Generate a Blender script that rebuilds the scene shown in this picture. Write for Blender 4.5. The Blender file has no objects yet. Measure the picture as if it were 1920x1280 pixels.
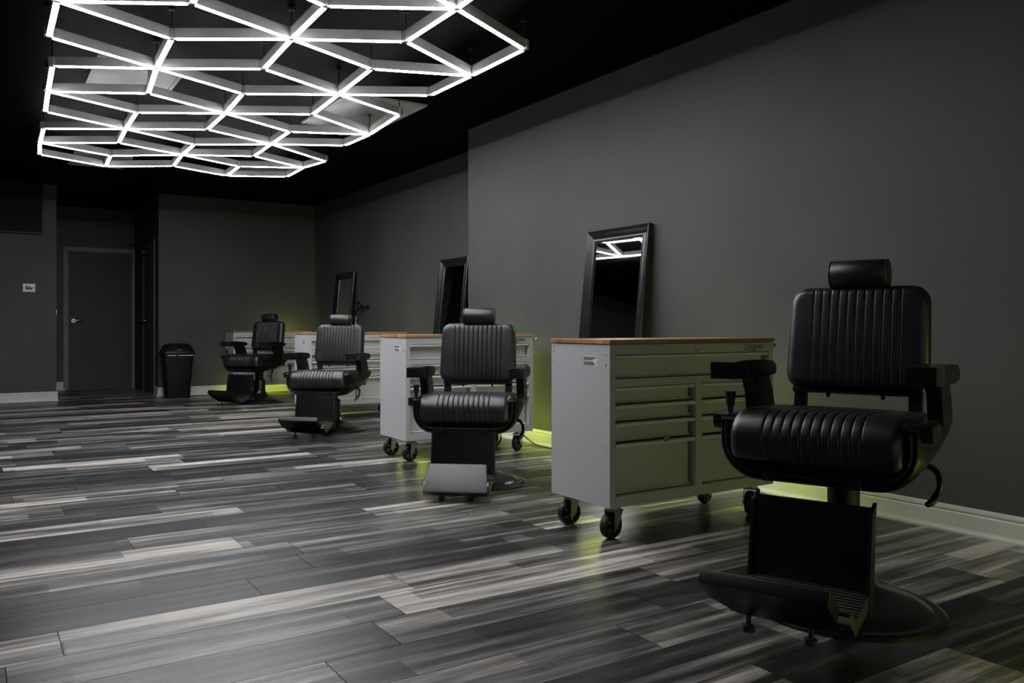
import bpy, bmesh, math, random
from mathutils import Vector, Matrix
random.seed(7)
R = math.radians
SC = bpy.context.scene
COL = SC.collection

# ------------------------------------------------------------------ camera, world, exposure
CAM_H, YAW, FPX = 1.031, 0.5757, 1550.5
cam_data = bpy.data.cameras.new('camera')
cam_data.sensor_width = 36.0
cam_data.lens = 36.0 * FPX / 1920.0
cam_data.shift_y = -27.5 / 1920.0
cam_data.clip_start = 0.05
cam = bpy.data.objects.new('camera', cam_data)
cam.location = (0, 0, CAM_H)
cam.rotation_euler = (R(90), 0, -YAW)
COL.objects.link(cam)
SC.camera = cam
world = bpy.data.worlds.new('window_fill_world')
SC.world = world
world.use_nodes = True
world.node_tree.nodes['Background'].inputs[0].default_value = (0.86, 0.93, 1.0, 1)
world.node_tree.nodes['Background'].inputs[1].default_value = 0.5  # dim sky light, let in through the added front window
SC.view_settings.view_transform = 'Standard'
SC.view_settings.look = 'None'
SC.view_settings.gamma = 1.0
SC.view_settings.use_curve_mapping = False
SC.view_settings.exposure = 0.0
SC.cycles.use_denoising = True
SC.cycles.max_bounces = 8
TUBE_POWER = 45.0
STRIP_POWER = 30.0
LATTICE_NEAR = 2.55
GLOW = (0.82, 0.95, 0.12)

# ------------------------------------------------------------------ materials
def new_mat(name):
    m = bpy.data.materials.new(name)
    m.use_nodes = True
    nt = m.node_tree
    return m, nt, nt.nodes['Principled BSDF']

def mat(name, color, rough=0.5, metal=0.0, spec=0.5, vary=0.15, scale=6.0, bump=0.0, bump_scale=80.0, rough_vary=0.0):
    m, nt, b = new_mat(name)
    b.inputs['Metallic'].default_value = metal
    b.inputs['Roughness'].default_value = rough
    b.inputs['Specular IOR Level'].default_value = spec
    tc = nt.nodes.new('ShaderNodeTexCoord')
    nz = nt.nodes.new('ShaderNodeTexNoise')
    nz.inputs['Scale'].default_value = scale
    nz.inputs['Detail'].default_value = 4
    nt.links.new(tc.outputs['Object'], nz.inputs['Vector'])
    rp = nt.nodes.new('ShaderNodeValToRGB')
    lo = [max(0, c * (1 - vary)) for c in color]
    hi = [min(1, c * (1 + vary)) for c in color]
    rp.color_ramp.elements[0].position = 0.3
    rp.color_ramp.elements[1].position = 0.7
    rp.color_ramp.elements[0].color = (*lo, 1)
    rp.color_ramp.elements[1].color = (*hi, 1)
    nt.links.new(nz.outputs['Fac'], rp.inputs['Fac'])
    nt.links.new(rp.outputs['Color'], b.inputs['Base Color'])
    if rough_vary:
        mr = nt.nodes.new('ShaderNodeMapRange')
        mr.inputs['To Min'].default_value = rough - rough_vary
        mr.inputs['To Max'].default_value = rough + rough_vary
        nt.links.new(nz.outputs['Fac'], mr.inputs['Value'])
        nt.links.new(mr.outputs['Result'], b.inputs['Roughness'])
    if bump:
        n2 = nt.nodes.new('ShaderNodeTexNoise')
        n2.inputs['Scale'].default_value = bump_scale
        n2.inputs['Detail'].default_value = 3
        nt.links.new(tc.outputs['Object'], n2.inputs['Vector'])
        bp = nt.nodes.new('ShaderNodeBump')
        bp.inputs['Strength'].default_value = bump
        bp.inputs['Distance'].default_value = 0.002
        nt.links.new(n2.outputs['Fac'], bp.inputs['Height'])
        nt.links.new(bp.outputs['Normal'], b.inputs['Normal'])
    return m

def emit_mat(name, color, strength):
    m, nt, b = new_mat(name)
    b.inputs['Base Color'].default_value = (0.8, 0.8, 0.8, 1)
    b.inputs['Emission Color'].default_value = (*color, 1)
    b.inputs['Emission Strength'].default_value = strength
    return m

def wood_floor_mat():
    m, nt, b = new_mat('grey_wood_floor')
    N, L = nt.nodes, nt.links
    geo = N.new('ShaderNodeNewGeometry')
    info = N.new('ShaderNodeObjectInfo')
    # half-width strips printed in each plank
    bk = N.new('ShaderNodeTexBrick')
    bk.inputs['Color1'].default_value = (0, 0, 0, 1)
    bk.inputs['Color2'].default_value = (1, 1, 1, 1)
    bk.inputs['Mortar'].default_value = (0.5, 0.5, 0.5, 1)
    bk.inputs['Scale'].default_value = 1.0
    bk.inputs['Mortar Size'].default_value = 0.0
    bk.inputs['Brick Width'].default_value = 0.86
    bk.inputs['Row Height'].default_value = 0.1225
    bk.offset = 0.37
    bk.offset_frequency = 2
    mp0 = N.new('ShaderNodeMapping')
    mp0.inputs['Location'].default_value = (0.3, -2.452 + 0.1225 * 40, 0)
    L.new(geo.outputs['Position'], mp0.inputs['Vector'])
    L.new(mp0.outputs['Vector'], bk.inputs['Vector'])
    # long soft streaks
    mp = N.new('ShaderNodeMapping')
    mp.inputs['Scale'].default_value = (0.9, 17.0, 1.0)
    L.new(geo.outputs['Position'], mp.inputs['Vector'])
    addv = N.new('ShaderNodeVectorMath')
    comb = N.new('ShaderNodeCombineXYZ')
    mul = N.new('ShaderNodeMath'); mul.operation = 'MULTIPLY'; mul.inputs[1].default_value = 37.0
    L.new(info.outputs['Random'], mul.inputs[0])
    L.new(mul.outputs[0], comb.inputs['X']); L.new(mul.outputs[0], comb.inputs['Z'])
    L.new(mp.outputs['Vector'], addv.inputs[0]); L.new(comb.outputs[0], addv.inputs[1])
    st = N.new('ShaderNodeTexNoise'); st.inputs['Scale'].default_value = 1.0; st.inputs['Detail'].default_value = 4.0
    st.inputs['Roughness'].default_value = 0.55
    L.new(addv.outputs[0], st.inputs['Vector'])
    # fine grain
    mp2 = N.new('ShaderNodeMapping'); mp2.inputs['Scale'].default_value = (7.0, 120.0, 1.0)
    L.new(geo.outputs['Position'], mp2.inputs['Vector'])
    addv2 = N.new('ShaderNodeVectorMath')
    L.new(mp2.outputs['Vector'], addv2.inputs[0]); L.new(comb.outputs[0], addv2.inputs[1])
    gr = N.new('ShaderNodeTexNoise'); gr.inputs['Scale'].default_value = 1.0; gr.inputs['Detail'].default_value = 6.0
    gr.inputs['Distortion'].default_value = 0.6
    L.new(addv2.outputs[0], gr.inputs['Vector'])
    def mth(op, a, bb):
        n = N.new('ShaderNodeMath'); n.operation = op
        for i, v in ((0, a), (1, bb)):
            if isinstance(v, (int, float)): n.inputs[i].default_value = v
            else: L.new(v, n.inputs[i])
        return n.outputs[0]
    sep = N.new('ShaderNodeSeparateColor'); L.new(bk.outputs['Color'], sep.inputs['Color'])
    t = mth('MULTIPLY', info.outputs['Random'], 0.50)
    t = mth('ADD', t, mth('MULTIPLY', sep.outputs[0], 0.32))
    t = mth('ADD', t, mth('MULTIPLY', mth('SUBTRACT', st.outputs['Fac'], 0.5), 1.5))
    t = mth('ADD', t, mth('MULTIPLY', mth('SUBTRACT', gr.outputs['Fac'], 0.5), 0.45))
    t = mth('ADD', t, 0.055)
    rp = N.new('ShaderNodeValToRGB')
    e = rp.color_ramp.elements
    e[0].position = 0.14; e[0].color = (0.010, 0.0105, 0.0115, 1)
    e[1].position = 0.92; e[1].color = (0.52, 0.47, 0.43, 1)
    k = e.new(0.44); k.color = (0.045, 0.045, 0.046, 1)
    k = e.new(0.68); k.color = (0.19, 0.176, 0.165, 1)
    L.new(t, rp.inputs['Fac'])
    L.new(rp.outputs['Color'], b.inputs['Base Color'])
    mr = N.new('ShaderNodeMapRange')
    mr.inputs['To Min'].default_value = 0.24; mr.inputs['To Max'].default_value = 0.40
    L.new(gr.outputs['Fac'], mr.inputs['Value']); L.new(mr.outputs['Result'], b.inputs['Roughness'])
    b.inputs['Specular IOR Level'].default_value = 0.20
    bp = N.new('ShaderNodeBump'); bp.inputs['Strength'].default_value = 0.25; bp.inputs['Distance'].default_value = 0.0015
    L.new(gr.outputs['Fac'], bp.inputs['Height']); L.new(bp.outputs['Normal'], b.inputs['Normal'])
    return m

def stave_mat():
    m, nt, b = new_mat('butcher_block')
    N, L = nt.nodes, nt.links
    geo = N.new('ShaderNodeTexCoord'); info = N.new('ShaderNodeObjectInfo')
    mp = N.new('ShaderNodeMapping'); mp.inputs['Scale'].default_value = (2.0, 60.0, 30.0)
    L.new(geo.outputs['Object'], mp.inputs['Vector'])
    nz = N.new('ShaderNodeTexNoise'); nz.inputs['Scale'].default_value = 1.0; nz.inputs['Detail'].default_value = 4
    L.new(mp.outputs['Vector'], nz.inputs['Vector'])
    ma = N.new('ShaderNodeMath'); ma.operation = 'MULTIPLY_ADD'; ma.inputs[1].default_value = 0.35
    L.new(nz.outputs['Fac'], ma.inputs[0])
    mm = N.new('ShaderNodeMath'); mm.operation = 'MULTIPLY'; mm.inputs[1].default_value = 0.75
    L.new(info.outputs['Random'], mm.inputs[0]); L.new(mm.outputs[0], ma.inputs[2])
    rp = N.new('ShaderNodeValToRGB')
    rp.color_ramp.elements[0].color = (0.20, 0.085, 0.042, 1)
    rp.color_ramp.elements[1].color = (0.52, 0.30, 0.15, 1)
    L.new(ma.outputs[0], rp.inputs['Fac']); L.new(rp.outputs['Color'], b.inputs['Base Color'])
    b.inputs['Roughness'].default_value = 0.35
    return m

M = {}
M['floor'] = wood_floor_mat()
M['subfloor'] = mat('dark_subfloor', (0.012, 0.012, 0.012), 0.9)
M['wall'] = mat('charcoal_wall_paint', (0.060, 0.0625, 0.064), 0.62, spec=0.30, vary=0.14, scale=0.9, bump=0.12, bump_scale=140)
M['ceiling'] = mat('black_ceiling_paint', (0.0014, 0.0014, 0.0016), 0.5, spec=0.02, vary=0.1)
M['base'] = mat('pale_grey_skirting', (0.52, 0.52, 0.52), 0.4, vary=0.04)
M['door'] = mat('dark_grey_door_paint', (0.19, 0.20, 0.212), 0.45, vary=0.12, scale=1.6)
M['door_dark'] = mat('charcoal_door_paint', (0.06, 0.062, 0.066), 0.5, vary=0.12, scale=2)
M['leather'] = mat('black_leather', (0.011, 0.0115, 0.013), 0.38, spec=0.65, vary=0.25, scale=9, bump=0.25, bump_scale=260, rough_vary=0.05)
M['vinyl'] = mat('black_moulded_plastic', (0.006, 0.006, 0.0065), 0.34, spec=0.28, vary=0.2)
M['gloss'] = mat('gloss_black_metal', (0.009, 0.009, 0.010), 0.20, spec=0.6, vary=0.2)
M['dull'] = mat('satin_black_metal', (0.008, 0.008, 0.0085), 0.45, spec=0.3, vary=0.2)
M['steel'] = mat('white_powder_coated_steel', (0.47, 0.47, 0.485), 0.36, vary=0.035, scale=3)
M['face'] = mat('drawer_front_steel', (0.50, 0.50, 0.50), 0.34, vary=0.03, scale=3)
M['chrome'] = mat('polished_aluminium', (0.72, 0.72, 0.74), 0.16, 1.0, vary=0.05)
M['pull'] = mat('satin_aluminium_pull', (0.85, 0.85, 0.86), 0.30, 0.4, vary=0.05)
M['step'] = mat('dark_bronze_step', (0.16, 0.145, 0.11), 0.42, 0.8, vary=0.1)
M['brushed'] = mat('brushed_steel', (0.45, 0.44, 0.42), 0.34, 1.0, vary=0.1, scale=20)
M['rubber'] = mat('black_rubber', (0.008, 0.008, 0.008), 0.55, vary=0.2)
M['wood'] = stave_mat()
M['hole'] = mat('dark_hole', (0.004, 0.004, 0.004), 0.9)
M['mirror'] = mat('mirror_glass', (0.78, 0.80, 0.80), 0.015, 1.0, vary=0.01)
M['frame'] = mat('black_lacquer_frame', (0.010, 0.010, 0.012), 0.24, spec=0.6, vary=0.2)
M['white'] = mat('white_plastic', (0.72, 0.72, 0.70), 0.4, vary=0.03)
M['greyp'] = mat('grey_print', (0.16, 0.16, 0.165), 0.6, vary=0.1)
M['screen'] = mat('thermostat_screen', (0.06, 0.065, 0.065), 0.2, vary=0.1)
M['bronze'] = mat('bronze_emblem', (0.34, 0.26, 0.14), 0.4, 0.8, vary=0.3, scale=120)
M['housing'] = mat('grey_lamp_housing', (0.42, 0.42, 0.44), 0.45, vary=0.05)
M['panel'] = mat('pale_ceiling_lens', (0.40, 0.42, 0.43), 0.25, vary=0.06, scale=3)
M['tube'] = emit_mat('white_light_tube', (0.97, 0.985, 1.0), TUBE_POWER)
M['strip'] = emit_mat('yellow_green_light_strip', GLOW, STRIP_POWER)
gm, gnt, gb = new_mat('fill_window_glass')
gtr = gnt.nodes.new('ShaderNodeBsdfTransparent'); gtr.inputs[0].default_value = (0.93, 0.95, 0.95, 1)
ggl = gnt.nodes.new('ShaderNodeBsdfGlossy'); ggl.inputs['Roughness'].default_value = 0.02
gmx = gnt.nodes.new('ShaderNodeMixShader'); gmx.inputs[0].default_value = 0.07
gnt.links.new(gtr.outputs[0], gmx.inputs[1]); gnt.links.new(ggl.outputs[0], gmx.inputs[2])
gnt.links.new(gmx.outputs[0], gnt.nodes['Material Output'].inputs['Surface'])
M['pane'] = gm
M['logo'] = mat('emboss_shade_lettering', (0.16, 0.16, 0.15), 0.4)  # steel-coloured emboss; its shading is put into this darker grey
M['badge'] = mat('dark_teal_badge', (0.03, 0.06, 0.065), 0.4)

# ------------------------------------------------------------------ mesh helpers
def bm_new(): return bmesh.new()

def add_box(bm, lo, hi, bevel=0.0, seg=2, mtx=None):
    lo, hi = Vector(lo), Vector(hi)
    c, s = (lo + hi) / 2, hi - lo
    r = bmesh.ops.create_cube(bm, size=1.0)
    vs = r['verts']
    for v in vs: v.co = Vector((v.co.x * s.x, v.co.y * s.y, v.co.z * s.z)) + c
    if bevel > 0:
        es = list({e for v in vs for e in v.link_edges})
        rb = bmesh.ops.bevel(bm, geom=es, offset=bevel, segments=seg, profile=0.7, affect='EDGES')
        vs = list({v for f in rb['faces'] for v in f.verts} | {v for v in vs if v.is_valid})
    if mtx is not None:
        for v in vs: v.co = mtx @ v.co
    return vs

def add_cyl(bm, p0, p1, r0, r1=None, seg=20, cap=True):
    r1 = r0 if r1 is None else r1
    p0, p1 = Vector(p0), Vector(p1)
    d = p1 - p0
    q = d.to_track_quat('Z', 'Y').to_matrix().to_4x4()
    mt = Matrix.Translation((p0 + p1) / 2) @ q
    return bmesh.ops.create_cone(bm, cap_ends=cap, segments=seg, radius1=r0, radius2=r1, depth=d.length, matrix=mt)['verts']

def add_lathe(bm, prof, seg=40, mtx=None):
    rings = []
    for r, z in prof:
        ring = []
        for k in range(seg):
            a = 2 * math.pi * k / seg
            co = Vector((r * math.cos(a), r * math.sin(a), z))
            ring.append(bm.verts.new(mtx @ co if mtx else co))
        rings.append(ring)
    for a, b in zip(rings[:-1], rings[1:]):
        for k in range(seg):
            bm.faces.new((a[k], a[(k + 1) % seg], b[(k + 1) % seg], b[k]))
    bm.faces.new(list(reversed(rings[0])))
    bm.faces.new(rings[-1])

def add_tube(bm, pts, r, seg=10):
    pts = [Vector(p) for p in pts]
    rings = []
    up = Vector((0.13, 0.27, 1)).normalized()
    for i, p in enumerate(pts):
        t = (pts[min(i + 1, len(pts) - 1)] - pts[max(i - 1, 0)]).normalized()
        x = t.cross(up)
        if x.length < 1e-3: x = t.cross(Vector((1, 0, 0)))
        x.normalize(); y = t.cross(x).normalized()
        rr = r[i] if isinstance(r, (list, tuple)) else r
        rings.append([bm.verts.new(p + x * rr * math.cos(2 * math.pi * k / seg) + y * rr * math.sin(2 * math.pi * k / seg)) for k in range(seg)])
    for a, b in zip(rings[:-1], rings[1:]):
        for k in range(seg):
            bm.faces.new((a[k], a[(k + 1) % seg], b[(k + 1) % seg], b[k]))
    bm.faces.new(list(reversed(rings[0]))); bm.faces.new(rings[-1])

def smooth_path(pts, n=6):
    pts = [Vector(p) for p in pts]
    out = []
    for i in range(len(pts) - 1):
        p0, p1, p2, p3 = pts[max(i - 1, 0)], pts[i], pts[i + 1], pts[min(i + 2, len(pts) - 1)]
        for k in range(n):
            t = k / n
            out.append(0.5 * ((2 * p1) + (p2 - p0) * t + (2 * p0 - 5 * p1 + 4 * p2 - p3) * t * t + (3 * p1 - p0 - 3 * p2 + p3) * t ** 3))
    out.append(pts[-1])
    return out

def add_prism(bm, poly, axis, a, b, bevel=0.0, mtx=None):
    """extrude a 2D polygon along axis x / y / z from a to b"""
    def co(p, t):
        u, w = p
        return Vector((t, u, w)) if axis == 'x' else Vector((u, t, w)) if axis == 'y' else Vector((u, w, t))
    va = [bm.verts.new(co(p, a)) for p in poly]
    vb = [bm.verts.new(co(p, b)) for p in poly]
    n = len(poly)
    fs = [bm.faces.new(va), bm.faces.new(list(reversed(vb)))]
    for k in range(n):
        fs.append(bm.faces.new((va[k], vb[k], vb[(k + 1) % n], va[(k + 1) % n])))
    vs = va + vb
    if bevel > 0:
        es = list({e for f in fs for e in f.edges})
        rb = bmesh.ops.bevel(bm, geom=es, offset=bevel, segments=2, profile=0.7, affect='EDGES')
        vs = list({v for f in rb['faces'] for v in f.verts} | {v for v in vs if v.is_valid})
    if mtx is not None:
        for v in vs: v.co = mtx @ v.co
    return vs

def add_loft(bm, sections, cap=True):
    rings = [[bm.verts.new(p) for p in s] for s in sections]
    n = len(rings[0])
    for a, b in zip(rings[:-1], rings[1:]):
        for k in range(n):
            bm.faces.new((a[k], a[(k + 1) % n], b[(k + 1) % n], b[k]))
    if cap:
        bm.faces.new(list(reversed(rings[0]))); bm.faces.new(rings[-1])

def rrect(w, d, r, n=5, cx=0.0, cy=0.0):
    pts = []
    for sx, sy, a0 in ((1, 1, 0), (-1, 1, 90), (-1, -1, 180), (1, -1, 270)):
        for k in range(n + 1):
            a = R(a0 + 90 * k / n)
            pts.append((cx + sx * (w / 2 - r) + r * math.cos(a), cy + sy * (d / 2 - r) + r * math.sin(a)))
    return pts

def finish(bm, name, material, sharp=38):
    bmesh.ops.recalc_face_normals(bm, faces=bm.faces)
    for f in bm.faces: f.smooth = True
    lim = R(sharp)
    for e in bm.edges:
        if len(e.link_faces) == 2:
            e.smooth = e.calc_face_angle(0) < lim
        else: e.smooth = False
    me = bpy.data.meshes.new(name)
    bm.to_mesh(me); bm.free()
    me.materials.append(M[material] if isinstance(material, str) else material)
    return me

def link(name, me, parent=None, loc=(0, 0, 0), rot=(0, 0, 0)):
    o = bpy.data.objects.new(name, me)
    COL.objects.link(o)
    o.location = loc; o.rotation_euler = rot
    if parent is not None: o.parent = parent
    return o

def obj(name, bm, material, parent=None, loc=(0, 0, 0), rot=(0, 0, 0), sharp=38):
    return link(name, finish(bm, name, material, sharp), parent, loc, rot)

def box_obj(name, lo, hi, material, parent=None, bevel=0.0):
    bm = bm_new(); add_box(bm, lo, hi, bevel)
    return obj(name, bm, material, parent)

def thing(name, label, cat, loc=(0, 0, 0), rotz=0.0, group=None):
    o = bpy.data.objects.new(name, None)
    o.empty_display_size = 0.1
    COL.objects.link(o)
    o.location = loc; o.rotation_euler = (0, 0, rotz)
    o['label'] = label; o['category'] = cat
    if group: o['group'] = group
    return o

def tag(o, label, cat, group=None):
    o['label'] = label; o['category'] = cat
    if group: o['group'] = group
    return o

def struct(o):
    o['kind'] = 'structure'
    return o

def copy_tree(o, parent=None):
    c = o.copy(); COL.objects.link(c)
    if parent is not None: c.parent = parent
    for ch in o.children: copy_tree(ch, c)
    return c

# ------------------------------------------------------------------ room
XW, XW2, JOG, YB, YR = 4.133, 4.649, 7.171, 13.08, 15.28     # wall planes (m)
RX0, RX1 = 0.945, 2.27                                        # recess mouth
XL, YF, ZC = -4.0, -2.6, 3.0
T = 0.12
struct(box_obj('wall_right', (XW, YF, 0), (XW + 0.6, JOG, ZC), 'wall'))
struct(box_obj('wall_right_rear', (XW2, JOG, 0), (XW2 + T, YB + T, ZC), 'wall'))
struct(box_obj('wall_back', (RX1, YB, 0), (XW2, YB + T, ZC), 'wall'))
struct(box_obj('wall_back_left', (XL, YB, 0), (RX0, YB + T, ZC), 'wall'))
struct(box_obj('wall_recess_left', (RX0 - T, YB + T, 0), (RX0, YR, ZC), 'wall'))
struct(box_obj('wall_recess_back', (RX0 - T, YR, 0), (RX1 + 0.02, YR + T, ZC), 'wall'))
wr = bm_new()
add_box(wr, (RX1, YB + T, 0), (RX1 + T, 13.43, ZC)); add_box(wr, (RX1, 14.36, 0), (RX1 + T, YR, ZC)); add_box(wr, (RX1, 13.43, 2.29), (RX1 + T, 14.36, ZC))
struct(obj('wall_recess_right', wr, 'wall'))
struct(box_obj('wall_left', (XL - T, YF, 0), (XL, YB, ZC), 'wall'))
WX0, WX1, WZ0, WZ1 = -3.2, 3.3, 0.35, 2.55                  # unseen shop window, added behind the camera to light the chest fronts
bm = bm_new()
add_box(bm, (XL, YF - T, 0), (WX0, YF, ZC)); add_box(bm, (WX1, YF - T, 0), (XW + 0.6, YF, ZC))
add_box(bm, (WX0, YF - T, 0), (WX1, YF, WZ0)); add_box(bm, (WX0, YF - T, WZ1), (WX1, YF, ZC))
struct(obj('wall_front', bm, 'wall'))
win = struct(bpy.data.objects.new('added_fill_window', None)); COL.objects.link(win)
bm = bm_new()
for k in range(5):
    x = WX0 + (WX1 - WX0) * k / 4
    add_box(bm, (x - 0.03, YF - 0.09, WZ0), (x + 0.03, YF - 0.02, WZ1), 0.003)
for z in (WZ0, WZ1): add_box(bm, (WX0, YF - 0.089, z - 0.03), (WX1, YF - 0.021, z + 0.03), 0.003)
obj('fill_window_frame', bm, 'dull', win)
for k in range(4):
    x0, x1 = WX0 + (WX1 - WX0) * k / 4 + 0.03, WX0 + (WX1 - WX0) * (k + 1) / 4 - 0.03
    box_obj('fill_window_pane', (x0, YF - 0.058, WZ0 + 0.03), (x1, YF - 0.052, WZ1 - 0.03), 'pane', win)
struct(box_obj('ceiling', (XL, YF, ZC), (XW2 + T, YR + T, ZC + 0.1), 'ceiling'))

# floor: sub floor slab plus single planks running along X
floor = struct(box_obj('floor', (XL, YF, -0.06), (XW2 + T, YR + T, -0.010), 'subfloor'))
PW, PL, GAP, Y0 = 0.2447, 1.22, 0.0028, 2.452
joint = {0: 1.165, 2: 0.235, 3: 0.93, 4: 1.22, 7: 0.62, 8: 1.01, 9: 1.26, 11: 0.415, 12: 1.06, 13: 1.41}
cache = {}
def plank_mesh(L, W):
    key = (round(L, 3), round(W, 3))
    if key not in cache:
        bm = bm_new(); add_box(bm, (0, 0, -0.010), (L - GAP, W - GAP, 0.0))
        cache[key] = finish(bm, 'plank', 'floor')
    return cache[key]
planks = []
rng = random.Random(3)
for k in range(-20, 53):
    ya, yb = Y0 + k * PW, Y0 + (k + 1) * PW
    ya, yb = max(ya, YF), min(yb, YR)
    if yb - ya < 0.02: continue
    x_lo, x_hi = XL, (XW if yb <= JOG + 0.1 else XW2)
    if ya >= YB - 0.13: x_lo, x_hi = RX0, RX1
    off = joint.get(k, rng.uniform(0, PL))
    n0 = math.floor((x_lo - off) / PL)
    x = off + n0 * PL
    while x < x_hi - 0.01:
        a, b = max(x, x_lo), min(x + PL, x_hi)
        if b - a > 0.02: planks.append((a, b, ya, yb))
        x += PL
def plank_size(p):
    cx, cy = (p[0] + p[1]) / 2, (p[2] + p[3]) / 2
    d = cx * math.sin(YAW) + cy * math.cos(YAW)
    r = cx * math.cos(YAW) - cy * math.sin(YAW)
    half = (p[1] - p[0]) / 2 * math.cos(YAW)
    if d < 0.6 or abs(r) - half > 0.66 * d + 0.25: return 0.0
    return (p[1] - p[0]) * (p[3] - p[2]) / d ** 3
planks.sort(key=plank_size, reverse=True)
for a, b, ya, yb in planks[:298]:
    link('plank', plank_mesh(b - a, yb - ya), floor, (a, ya, 0))
bm = bm_new()
for a, b, ya, yb in planks[298:]:
    add_box(bm, (a, ya, -0.010), (b - GAP, yb - GAP, 0.0))
o = obj('plank_field', bm, 'floor', floor); o['kind'] = 'stuff'

def skirting(name, p0, p1, out, h=0.135):
    """moulded baseboard from p0 to p1, profile pushed towards out (unit xy)"""
    prof = [(0, 0), (0.026, 0), (0.026, 0.012), (0.018, 0.026), (0.016, 0.034), (0.016, 0.098), (0.012, 0.106), (0.018, 0.114), (0.016, 0.126), (0.006, h), (0, h)]
    p0, p1, out = Vector((*p0, 0)), Vector((*p1, 0)), Vector((*out, 0))
    bm = bm_new()
    add_loft(bm, [[p + out * d + Vector((0, 0, z)) for d, z in prof] for p in (p0, p1)])
    return struct(obj(name, bm, 'base', sharp=20))
skirting('baseboard_right', (XW, YF), (XW, JOG), (-1, 0))
skirting('baseboard_right_rear', (XW2, JOG), (XW2, YB), (-1, 0))
skirting('baseboard_back', (RX1 - 0.016, YB), (XW2, YB), (0, -1))
skirting('baseboard_back_left', (XL, YB), (RX0 + 0.016, YB), (0, -1))
skirting('baseboard_recess_left', (RX0, YB), (RX0, YR), (1, 0))
skirting('baseboard_recess_back', (RX0, YR), (1.226, YR), (0, -1))
skirting('baseboard_recess_right', (RX1, YB), (RX1, 13.36), (-1, 0))
skirting('baseboard_jog', (XW, JOG), (XW2, JOG), (0, 1))

# doors -----------------------------------------------------------
def door(name, w, h, material, mtx_loc, rotz, lever_side):
    """door in local space: opening centred on x, front towards -y, wall plane y=0"""
    d = struct(bpy.data.objects.new(name, None)); COL.objects.link(d)
    d.location = mtx_loc; d.rotation_euler = (0, 0, rotz)
    bm = bm_new()
    add_box(bm, (-w / 2, 0.004, 0.012), (w / 2, 0.048, h), 0.002)
    obj('door_leaf', bm, material, d)
    bm = bm_new()
    cw = 0.075
    prof = [(0, 0), (0, -0.010), (0.012, -0.016), (0.026, -0.012), (0.040, -0.014), (0.066, -0.022), (cw, -0.020), (cw, 0)]
    for s in (-1, 1):
        add_loft(bm, [[Vector((s * (w / 2 + 0.004 + u), y, z if z == 0 else h + 0.004 + u)) for u, y in prof] for z in (0, 1)])
    add_loft(bm, [[Vector((s * (w / 2 + 0.004 + u), y, h + 0.004 + u)) for u, y in prof] for s in (-1, 1)])
    obj('door_frame', bm, material, d, sharp=20)
    bm = bm_new()
    lx, lz, s = lever_side * (w / 2 - 0.07), 1.13, -lever_side
    add_cyl(bm, (lx, 0.004, lz), (lx, -0.012, lz), 0.033, seg=24)
    add_cyl(bm, (lx, -0.01, lz), (lx, -0.05, lz), 0.011)
    add_tube(bm, smooth_path([(lx - s * 0.012, -0.05, lz), (lx + s * 0.03, -0.055, lz + 0.002), (lx + s * 0.08, -0.052, lz + 0.004), (lx + s * 0.125, -0.04, lz - 0.002)]), 0.011)
    obj('door_handle', bm, 'chrome', d)
    return d
door('door_1', 0.935, 2.262, 'door', ((1.292 + 2.225) / 2 - 0.01, YR, 0), 0, -1)
d2 = door('door_2', 0.90, 2.27, 'door_dark', (RX1, 13.895, 0), R(-90), -1)
bm = bm_new()
add_box(bm, (-0.42, -0.075, 2.185), (-0.17, -0.004, 2.245), 0.006)
add_tube(bm, [(-0.22, -0.05, 2.25), (-0.22, -0.06, 2.275), (0.05, -0.28, 2.285), (0.24, -0.12, 2.29), (0.36, -0.01, 2.29)], 0.011, 8)
obj('door_closer', bm, 'dull', d2)
t = thing('strike_plate', 'small metal plate on the left corner of the door recess', 'plate', (RX0, YB, 1.228))
bm = bm_new(); add_box(bm, (-0.003, -0.003, -0.034), (0.003, 0.030, 0.034), 0.001)
obj('plate', bm, 'brushed', t)

# ------------------------------------------------------------------ hexagon light
NODES = [(1.043, 6.089), (0.378, 5.786), (1.015, 5.416), (0.44, 6.422), (0.46, 7.133), (1.103, 6.772), (1.665, 5.699), (1.707, 6.395), (0.484, 7.81), (1.119, 7.432), (1.131, 8.103), (0.512, 8.486), (1.159, 8.748), (1.75, 7.721), (1.787, 8.435), (0.523, 9.161), (1.177, 9.455), (0.555, 9.779), (1.21, 10.114), (1.79, 9.003), (1.832, 9.682), (2.431, 8.666), (2.447, 9.312), (2.476, 9.968), (1.743, 7.06), (2.363, 6.692), (2.394, 7.405), (2.327, 6.015), (2.285, 5.297), (2.976, 6.319), (2.927, 5.656), (2.409, 8.006), (3.032, 7.672), (3.145, 8.517), (3.069, 8.999), (3.089, 9.64), (3.052, 7.115), (1.636, 5.016), (2.248, 4.673), (2.941, 5.059), (2.944, 4.393), (0.373, 5.127), (0.999, 4.763), (1.625, 4.4), (2.252, 4.036), (0.973, 4.098)]
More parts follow.
